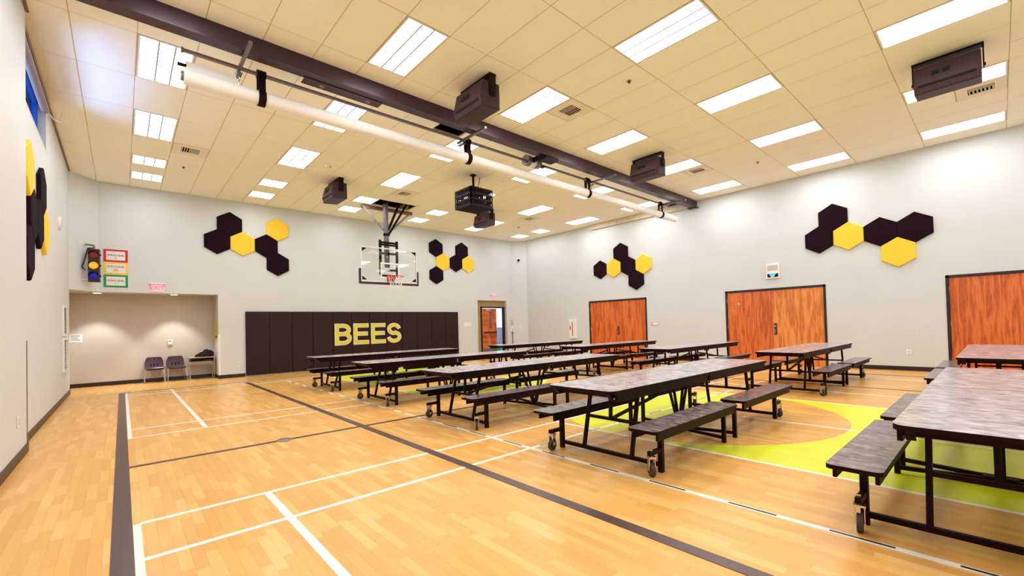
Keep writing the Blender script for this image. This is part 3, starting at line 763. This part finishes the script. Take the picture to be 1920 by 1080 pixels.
hexes('r', 'hexagon panels above the far doors', [(10.04, 3.31, 0, f'dark felt hexagon at the far left of the {q}'), (9.43, 3.31, 1, f'yellow felt hexagon on the left of the {q}'),
      (9.12, 3.84, 0, f'dark felt hexagon at the top of the {q}'), (8.815, 3.31, 0, f'dark felt hexagon in the middle of the {q}'),
      (8.51, 2.78, 0, f'dark felt hexagon at the bottom of the {q}'), (8.20, 3.31, 1, f'yellow felt hexagon at the right of the {q}')])
q = 'large cluster on the right'
hexes('r', 'hexagon panels of the large right cluster', [(2.76, 3.83, 0, f'dark felt hexagon at the top of the {q}'), (3.07, 3.30, 0, f'dark felt hexagon at the far left of the {q}'),
      (2.455, 3.30, 1, f'yellow felt hexagon at the upper left of the {q}'), (1.84, 3.30, 0, f'dark felt hexagon in the middle of the {q}'),
      (1.225, 3.30, 0, f'dark felt hexagon at the far right of the {q}'), (1.53, 2.77, 1, f'yellow felt hexagon at the bottom of the {q}')])
q = 'cluster on the left wall'
hexes('l', 'hexagon panels on the left wall', [(8.0, 3.40, 1, f'yellow felt hexagon at the upper left of the {q}'), (8.31, 2.87, 0, f'dark felt hexagon left of centre in the {q}'),
      (8.92, 2.87, 0, f'dark felt hexagon right of centre in the {q}'), (9.23, 3.40, 0, f'dark felt hexagon at the upper right of the {q}'),
      (9.54, 2.87, 1, f'yellow felt hexagon at the right end of the {q}'), (8.0, 2.34, 0, f'dark felt hexagon at the bottom of the {q}')])

# ------------------------------------------------------------------ cafeteria tables
def rounded(x0, x1, y0, y1, r, which='right', n=6):
    pts = []
    def c(cx, cy, a0):
        for k in range(n+1): a = math.radians(a0+90*k/n); pts.append((cx+r*math.cos(a), cy+r*math.sin(a)))
    if which in ('right', 'both'): c(x1-r, y0+r, -90); c(x1-r, y1-r, 0)
    else: pts += [(x1, y0), (x1, y1)]
    if which in ('left', 'both'): c(x0+r, y1-r, 90); c(x0+r, y0+r, 180)
    else: pts += [(x0, y1), (x0, y0)]
    return pts
TH, BH = .71, .41
def make_table():
    t = bpy.data.objects.new('cafeteria_table', None); C.objects.link(t)
    for s in (-1, 1):
        pts = rounded(.006, 1.82, -.37, .37, .07)
        if s < 0: pts = [(-a, b) for a, b in reversed(pts)]
        tp = MB().prism(pts, 'z', TH-.03, TH, side=1).build('tabletop', [M_lam, M_blk], t)
        for yy in (-.345, .345): MB().box(min(s*.03, s*1.73), max(s*.03, s*1.73), yy-.012, yy+.012, TH-.10, TH-.03).build('apron', M_blk, tp)
        MB().box(min(s*1.70, s*1.72), max(s*1.70, s*1.72), -.333, .333, TH-.07, TH-.03).build('end_rail', M_blk, tp)
        for yy in (-.2, .2): MB().prism([(s*1.73, TH-.03), (s*1.79, TH-.03), (s*1.73, TH-.09)], 'y', yy-.02+math.copysign(.1, yy), yy+.02+math.copysign(.1, yy)).build('corner_bracket', M_blk, tp)
        for v in (-1, 1):
            yc = v*.56
            pts = rounded(.09, 1.71, yc-.135, yc+.135, .04, 'both')
            if s < 0: pts = [(-a, b) for a, b in reversed(pts)]
            bt = MB().prism(pts, 'z', BH-.026, BH, side=1).build('bench', [M_lam2, M_blk], t)
            for yy in (-.1, .1): MB().box(min(s*.12, s*1.64), max(s*.12, s*1.64), yc+yy-.01, yc+yy+.01, BH-.09, BH-.026).build('bench_apron', M_blk, bt)
            MB().box(s*1.41-.02, s*1.41+.02, yc-.02, yc+.02, .0, BH-.026).build('bench_post', M_blk, t)
            MB().box(s*.14-.018, s*.14+.018, yc-.018, yc+.018, .0, BH-.026).build('bench_post', M_blk, t)
            MB().bar((s*.14, yc, .05), (s*.03, 0, .05), .03).build('base_rail', M_blk, t)
            MB().bar((s*1.41, v*.27, .06), (s*1.265, v*.27, TH-.03), .03).build('table_leg', M_blk, t)
            MB().box(min(s*1.42, s*1.60), max(s*1.42, s*1.60), yc-.016, yc+.016, .175, .21).build('caster_arm', M_blk, t)
            ca = MB().box(-.035, .035, -.03, .03, .155, .168).box(-.022, .022, -.026, -.021, .05, .158).box(-.022, .022, .021, .026, .05, .158).cyl((0, 0, .168), (0, 0, .225), .012, n=10).build('caster', M_chr, t, loc=(s*1.565, yc, 0), rot=(0, 0, .9 if v < 0 else .15))
            MB().cyl((-.0, -.016, .055), (0, .016, .055), .054, n=22).build('wheel', M_rub, ca, smooth=True)
        MB().box(s*1.41-.015, s*1.41+.015, -.54, .54, .045, .078).build('floor_rail', M_blk, t)
        MB().bar((s*1.335, -.27, .36), (s*1.335, .27, .36), .028).build('cross_rail', M_blk, t)
        MB().bar((s*1.335, 0, .36), (s*1.32, 0, TH-.03), .028).build('hanger_bar', M_blk, t)
        MB().bar((s*1.32, 0, .36), (s*.22, 0, .52), .026).build('brace', M_blk, t)
        for a_, b_ in ((.30, .045), (.18, .02)): MB().bar((s*a_, .016*s, TH-.04), (s*b_, .016*s, .05), .024).build('hinge_arm', M_blk, t)
        for v in (-1, 1): MB().prism([(s*.02, TH-.05), (s*.13, TH-.05), (s*.09, TH-.13), (s*.04, TH-.13)], 'y', v*.32-.01, v*.32+.01).build('lock_plate', M_blk, t)
    for v in (-1, 1): MB().box(-.05, .05, v*.31-.03, v*.31+.03, TH-.105, TH-.085).build('latch', M_chr, t)
    MB().box(-.05, .05, -.09, .09, .03, .07).build('base_hub', M_blk, t)
    return t
tb = make_table()
rowsT = [(.03, 'nearest the camera at the right edge', 'by the nearest doors at the right edge'),
         (2.52, 'second from the camera, over the lime half circle', 'in front of the middle wooden doors'),
         (4.91, 'in the middle row of the near column', 'just left of the middle wooden doors'),
         (7.33, 'fourth row back, second from the BEES padding', 'in front of the far wooden doors'),
         (9.87, 'just in front of the BEES padding', 'farthest back, beside the exit doorway')]
cxB = [9.95, 10.08, 10.2, 10.33, 9.97]
first = True
for k, (yy, la, lb_) in enumerate(rowsT):
    for X, lab in ((4.83, la), (cxB[k], lb_)):
        o = tb if first else dup(tb, (X, yy, 0)); first = False; o.location = (X, yy, 0)
        tag(o, f'folding bench table with grey top, {lab}', 'table', 'folding cafeteria bench tables')

# ------------------------------------------------------------------ alcove furniture
def make_chair():
    t = bpy.data.objects.new('school_chair', None); C.objects.link(t)
    # shell: seat then back, curved; local front is -y
    prof = [(-.2, .36), (-.17, .375), (0, .362), (.13, .365), (.165, .385), (.185, .44), (.20, .55), (.215, .655), (.215, .67)]
    wid = [.19, .20, .205, .20, .19, .20, .195, .16, .13]
    mb = MB(); th = .012
    for k, (yy, zz) in enumerate(prof):
        for off in (0, 1):
            for s in (-1, -.6, 0, .6, 1):
                dish = .018*(s*s); w = wid[k]*s
                mb.v.append((w, yy-(dish if k > 4 else 0)+off*(th if k > 4 else 0), zz+(dish if k <= 4 else 0)-off*(th if k <= 4 else 0)))
    for k in range(len(prof)-1):
        for s in range(4):
            a = k*10+s
            mb.f += [(a, a+1, a+11, a+10), (a+5, a+15, a+16, a+6)]; mb.mi += [0, 0]
        for e in (0, 4): mb.f.append((k*10+e, k*10+10+e, k*10+15+e, k*10+5+e)); mb.mi.append(0)
    sh_ = mb.build('shell', M_purp, t, smooth=True)
    for X in (-.07, 0, .07): MB().box(X-.012, X+.012, .178, .184, .42, .50).build('back_slot', M_cloth, sh_)
    for X in (-.045, .045): MB().cyl((X, .185, .615), (X, .196, .615), .008, n=8).build('rivet', M_chr, sh_)
    for s in (-1, 1):
        MB().tube([(s*.15, -.14, .355), (s*.19, -.16, .32), (s*.215, -.21, .0)], .012).build('leg', M_chr, t, smooth=True)
        MB().tube([(s*.15, .10, .35), (s*.18, .12, .32), (s*.215, .19, .0)], .012).build('leg', M_chr, t, smooth=True)
    MB().tube([(-.15, -.14, .35), (.15, -.14, .35)], .01).tube([(-.15, .10, .35), (.15, .10, .35)], .01).build('seat_frame', M_blk, t)
    return t
ch0 = make_chair(); ch0.location = (.65, 15.16, 0); tag(ch0, 'purple plastic school chair with a sheet of paper on the seat', 'chair', 'school chairs in the alcove')
c2 = dup(ch0, (1.12, 15.19, 0), .06); tag(c2, 'purple plastic school chair standing next to the small desk', 'chair', 'school chairs in the alcove')
o = MB().prism([(-.11, -.08), (.12, -.1), (.13, .06), (.02, .1)], 'z', 0, .004).build('paper_sheet', M_paper, loc=(.70, 15.06, .394)); tag(o, 'loose white paper sheet lying on the left purple chair', 'paper')
t = thing('school_desk', 'small open-front school desk with tan top in the alcove corner', 'desk', (1.68, 15.13, 0))
MB().prism(rounded(-.3, .3, -.22, .22, .04, 'both'), 'z', .60, .62).build('desktop', M_deskt, t)
MB().box(-.27, .27, -.19, -.185+.37, .50, .508).box(-.27, -.255, -.19, .18, .508, .60).box(.255, .27, -.19, .18, .508, .60).box(-.255, .255, .17, .18, .508, .60).build('book_box', M_purp, t)
for s in (-1, 1):
    for yy in (-.17, .15): MB().tube([(s*.25, yy, .5), (s*.275, yy-.01, .44), (s*.275, yy-.02, 0)], .013).build('leg', M_chr, t, smooth=True)
o = MB().box(.02, .22, -.17, .05, 0, .04).build('notebook', M_ink, loc=(1.68, 15.13, .509)); tag(o, 'dark notebook inside the open desk box', 'book')
# black jacket heap on the desk
import bmesh
bm = bmesh.new(); bmesh.ops.create_icosphere(bm, subdivisions=4, radius=1)
for v in bm.verts:
    x_, y_, z_ = v.co
    h_ = .06+.17*max(0, min(1, (x_+.9)/1.5))
    nz = 1+.13*math.sin(9*x_+4*y_)+.1*math.sin(13*y_+5*z_)
    v.co = (x_*.21*nz, y_*.15*nz, max(0, z_*h_*nz) if z_ > 0 else z_*.0)
me = bpy.data.meshes.new('jacket'); bm.to_mesh(me); bm.free(); me.materials.append(M_cloth); me.polygons.foreach_set('use_smooth', [True]*len(me.polygons))
o = put('jacket', me, None, (1.74, 15.12, .621)); tag(o, 'black jacket heaped on the tan school desk', 'jacket')
# alcove wall items
t = thing('wall_dispenser', 'small white rounded device on the alcove wall above the chairs', 'wall device', (1.0, AY-.001, 1.06))
MB().box(-.055, .055, -.04, 0, -.07, .07).build('body', M_wht, t, bevel=.015); MB().box(-.03, .03, -.043, -.04, .025, .045).build('window', M_ink, t)
t = thing('small_notice', 'small white printed notice on the alcove wall by the left edge', 'notice', (-.86, AY-.001, 1.24))
MB().box(-.12, .12, -.004, 0, -.1, .1).build('sheet', M_paper, t)
for k in range(3): MB().box(-.09, .08-.03*(k == 1), -.0052, -.004, .05-.05*k, .065-.05*k).build('print_line', M_ink, t)
t = thing('poster', 'yellow green poster taped inside the alcove on its right side wall', 'poster', (AX1-.0006, 15.0, 1.33))
MB().box(-.004, 0, -.22, .24, -.26, .26).build('sheet', M_poster, t)
for k in range(3): MB().box(-.0055, -.004, -.14, .14, .17-.08*k, .19-.08*k).build('print_line', M_tan, t)
MB().box(-.0055, -.004, -.12, .10, -.2, -.12).build('picture', M_ink, t); MB().box(-.0055, -.004, -.2, -.185, -.2, .2).build('border', M_ink, t)
for k, X in enumerate((-.45, 1.07)):
    t = thing('downlight', ['round recessed downlight at the left of the alcove ceiling', 'round recessed downlight at the middle of the alcove ceiling'][k], 'downlight', (X, 14.98, AZ-.001), group='alcove downlights')
    MB().cyl((0, 0, 0), (0, 0, -.006), .10, .095, n=24).build('trim_ring', M_wht, t); MB().cyl((0, 0, -.0065), (0, 0, -.008), .075, n=24).build('lens', M_down, t)
    l = bpy.data.lights.new('downlight_beam', 'SPOT'); l.energy = 75; l.spot_size = math.radians(84); l.spot_blend = .45; l.color = (1, .97, .93); l.shadow_soft_size = .05
    lo = bpy.data.objects.new('downlight_beam', l); C.objects.link(lo); lo.location = (X, 14.84, AZ-.03)

# ------------------------------------------------------------------ voice level posters, traffic light
def poster(z, mt, lines, lab, icon=False):
    t = thing('sign', lab, 'sign', (-.098, YB-.001, z), group='three stacked voice level signs')
    MB().box(-.225, .225, -.005, 0, -.155, .155).build('border', mt, t); MB().box(-.175, .175, -.0065, -.005, -.11, .11).build('sheet', M_paper, t)
    for txt, dz, sz in lines:
        put('lettering', text_mesh(txt, sz, M_ink, .0004, .001), t, (0, -.0072, dz), rot=(PI/2, 0, 0))
    if icon:
        MB().cyl((-.025, -.0068, -.05), (-.025, -.0074, -.05), .024, n=10).cyl((.025, -.0068, -.05), (.025, -.0074, -.05), .024, n=10).box(-.03, .03, -.0074, -.0068, -.04, -.015).build('icon', M_yelp, t)
poster(3.265, M_redp, [('VOICE LEVEL', .01, .055), ('0', -.05, .045)], 'red bordered VOICE LEVEL 0 sign at the top of the stack')
poster(2.95, M_yelp, [('TOO LOUD', .04, .06)], 'yellow bordered TOO LOUD sign in the middle of the stack', True)
poster(2.635, M_green, [('VOICE LEVEL', .01, .055), ('1', -.05, .045)], 'green bordered VOICE LEVEL 1 sign at the bottom of the stack')
t = thing('traffic_light', 'dark toy-like traffic light with red, amber and blue lenses in left corner', 'traffic light', (-.48, 14.18, 2.95), -.15)
MB().box(-.10, .10, -.02, .1, -.39, .39).build('housing', mat('brown_metal', (52, 34, 22), .5, noise=.1), t, bevel=.01)
for k, (zz, mm) in enumerate(((.25, M_redl), (0, M_amb), (-.25, M_blu))):
    s = bmesh.new(); bmesh.ops.create_uvsphere(s, u_segments=20, v_segments=10, radius=.085)
    for v in s.verts: v.co.y *= .35
    me = bpy.data.meshes.new('lens'); s.to_mesh(me); s.free(); me.materials.append(mm); me.polygons.foreach_set('use_smooth', [True]*len(me.polygons))
    ln = put('lens', me, t, (0, -.02, zz)); ln['label'] = ['red lens', 'amber lens', 'blue lens'][k]
    vz = MB()
    for q_ in range(12):
        a0, a1 = PI*q_/12, PI*(q_+1)/12
        vz.add([(.093*math.cos(a0), -.02, .093*math.sin(a0)), (.093*math.cos(a1), -.02, .093*math.sin(a1)), (.093*math.cos(a1), -.075, .093*math.sin(a1)), (.093*math.cos(a0), -.075, .093*math.sin(a0))], [(0, 1, 2, 3), (3, 2, 1, 0)])
    vz.build('visor', M_blk, t, loc=(0, 0, zz))
    MB().box(.10, .125, .0, .02, zz-.02, zz+.02).build('clip', M_blk, t)
MB().tube([(0, .05, .39), (0, .05, .47), (-.10, .1, .5)], .02).tube([(-.1, .1, .5), (-.16, .08, .5)], .02).build('bracket', M_steel, t)
MB().tube([(-.02, .05, .42), (-.10, .0, .40), (-.14, .0, .2), (-.18, .0, .02), (-.2, .0, -.05), (-.14, 0, -.12)], .014).build('hose', M_base, t)
MB().tube([(-.1, .03, -.33), (-.2, .0, -.33), (-.3, -.05, -.37), (-.37, -.12, -.39)], .007).build('power_cord', M_wht, t)

# exit signs
def exit_sign(X, z, w, lab):
    t = thing('exit_sign', lab, 'exit sign', (X, YB-.001, z), group='edge-lit exit signs')
    MB().box(-w/2-.04, w/2+.04, -.05, 0, .09, .125).build('housing', M_wht, t); MB().box(-w/2-.03, w/2+.03, -.048, -.002, .08, .09).build('light_strip', M_red, t)
    MB().box(-w/2, w/2, -.03, -.024, -.1, .08).build('panel', M_exit, t)
    put('lettering', text_mesh('EXIT', .14, M_exitr, .0006, .002), t, (0, -.032, -.01), rot=(PI/2, 0, 0))
exit_sign(.70, 2.50, .26, 'pink glowing exit sign above the alcove')
exit_sign(12.03, 2.52, .26, 'pink glowing exit sign above the exit doorway')

# ------------------------------------------------------------------ small wall fixtures
def plate(name, lab, cat, loc, rz, w, h, mt=M_wht, d=.008, det=None, group=None):
    t = thing(name, lab, cat, loc, rz, group)
    MB().box(-w/2, w/2, -d, 0, -h/2, h/2).build('cover_plate', mt, t, bevel=min(.004, d*.4))
    if det == 'outlet':
        for zz in (-.02, .02): MB().box(-.015, .015, -d-.002, -d, zz-.013, zz+.013).build('socket', M_grey, t)
    if det == 'switch': MB().box(-.012, .012, -d-.006, -d, -.025, .025).build('rocker', M_grey, t)
    return t
B_, Rr, Ll = 0, -PI/2, PI/2
og = 'electrical outlets'
plate('outlet', 'white outlet on the back wall between alcove and maroon pads', 'outlet', (2.5, YB-.001, .38), B_, .075, .115, det='outlet', group=og)
plate('outlet', 'white outlet on the back wall between pads and exit doorway', 'outlet', (10.45, YB-.001, .38), B_, .075, .115, det='outlet', group=og)
plate('outlet', 'white outlet low on the right wall near the closest doors', 'outlet', (XR-.001, 1.42, .43), Rr, .085, .12, det='outlet', group=og)
plate('outlet', 'white outlet low on the left wall nearest the camera', 'outlet', (XN+.001, 6.75, .42), Ll, .075, .13, det='outlet', group=og)
plate('outlet', 'white outlet low on the left wall close to the alcove', 'outlet', (XL+.001, 12.0, .40), Ll, .075, .12, det='outlet', group=og)
plate('light_switch', 'white switch plate on the left wall beside the slatted grilles', 'switch', (XL+.001, 12.0, 1.15), Ll, .08, .12, det='switch')
plate('light_switch', 'white switch plate on the angled far right corner', 'switch', (13.33, 14.354, 1.22), -.81, .1, .12, det='switch')
plate('wall_plate', 'white rectangular plate on the back wall right of the pads', 'wall plate', (10.6, YB-.001, 1.37), B_, .36, .18, det=None)
t = thing('round_wall_speaker', 'white round speaker high on the left wall past the hexagons', 'speaker', (XL+.001, 11.9, 3.45), Ll)
MB().cyl((0, 0, 0), (0, -.04, 0), .13, .12, n=28).build('body', M_wht, t, smooth=True); MB().cyl((0, -.04, 0), (0, -.043, 0), .09, n=28).build('grille', M_grey, t)
for k, (z0_, z1_, lab) in enumerate(((1.30, 1.92, 'upper white slatted grille on the left wall by the alcove'), (.58, 1.26, 'lower white slatted grille on the left wall by the alcove'))):
    t = thing('wall_grille', lab, 'grille', (XL+.001, 12.75, 0), Ll, group='slatted wall grilles')
    MB().box(-.36, .36, -.03, 0, z0_, z0_+.04).box(-.36, .36, -.03, 0, z1_-.04, z1_).box(-.36, -.31, -.03, 0, z0_+.04, z1_-.04).box(.31, .36, -.03, 0, z0_+.04, z1_-.04).build('frame', M_wht, t)
    n = 14
    for q_ in range(n):
        zz = z0_+.06+(z1_-z0_-.12)*q_/(n-1); MB().bar((-.31, -.012, zz), (.31, -.012, zz), .018, .004, up=(0, -.7, .7)).build('slat', M_grey, t)
    MB().box(-.31, .31, -.004, -.001, z0_+.04, z1_-.04).build('backing', M_rub, t)
t = thing('extinguisher_cabinet', 'white fire extinguisher cabinet with red lettering left of far doors', 'cabinet', (XR-.001, 11.43, 1.08), Rr)
MB().box(-.18, .18, -.1, 0, -.38, .38).build('body', M_wht, t, bevel=.01); MB().box(-.02, .02, -.103, -.1, -.27, .28).build('window', M_red, t); MB().box(-.13, -.09, -.11, -.1, -.03, .12).build('latch', M_redp, t)
t = thing('door_sign', 'small grey and white room sign right of the far doors', 'sign', (XR-.001, 7.85, 1.21), Rr)
MB().box(-.15, .15, -.01, 0, -.05, .05).build('backing', M_grey, t, bevel=.004); MB().box(-.07, .13, -.012, -.01, -.035, .035).build('insert', M_paper, t)
t = thing('wall_panel_display', 'white square wall speaker with clock display above middle doors', 'wall display', (XR-.001, 4.17, 2.61), Rr)
MB().box(-.17, .17, -.05, 0, -.21, .21).build('housing', M_wht, t, bevel=.01)
MB().box(-.13, .13, -.053, -.05, .02, .16).build('grille', M_grey, t)
MB().box(-.135, .135, -.053, -.05, -.17, -.07).build('display', M_cloth, t)
dsp = MB().prism([(-.10, -.072), (.09, -.072), (.03, -.155), (-.05, -.155)], 'y', -.0545, -.053).build('display_glow', M_disp, t)
for X in (-.03, .02): MB().box(X-.012, X+.012, -.0555, -.0545, -.165, -.12).build('digit', M_wht, t)
t = thing('security_camera', 'small dark dome camera high in the far right corner', 'camera', (13.34, 14.35, 4.21), -.81)
MB().box(-.07, .07, -.02, 0, -.07, .09).build('mount', M_wht, t, bevel=.01); MB().cyl((0, -.02, 0), (0, -.12, -.02), .06, .035, n=16).build('dome', M_blk, t, smooth=True)
t = thing('wall_phone', 'white fire alarm call box with conduit right of exit doorway', 'call box', (13.03, YB-.001, 1.2), 0)
MB().box(-.07, .07, -.07, 0, -.2, .08).build('body', M_wht, t, bevel=.01); MB().box(-.03, .0, -.073, -.07, -.17, -.06).build('handle', M_redp, t)
MB().box(-.045, .045, -.04, 0, .1, .32).box(-.06, .06, -.045, -.01, .32, .34).build('sounder', M_grey, t); MB().cyl((.03, -.03, -.2), (.03, -.03, -1.18), .016, n=8).build('conduit', M_bronze, t)
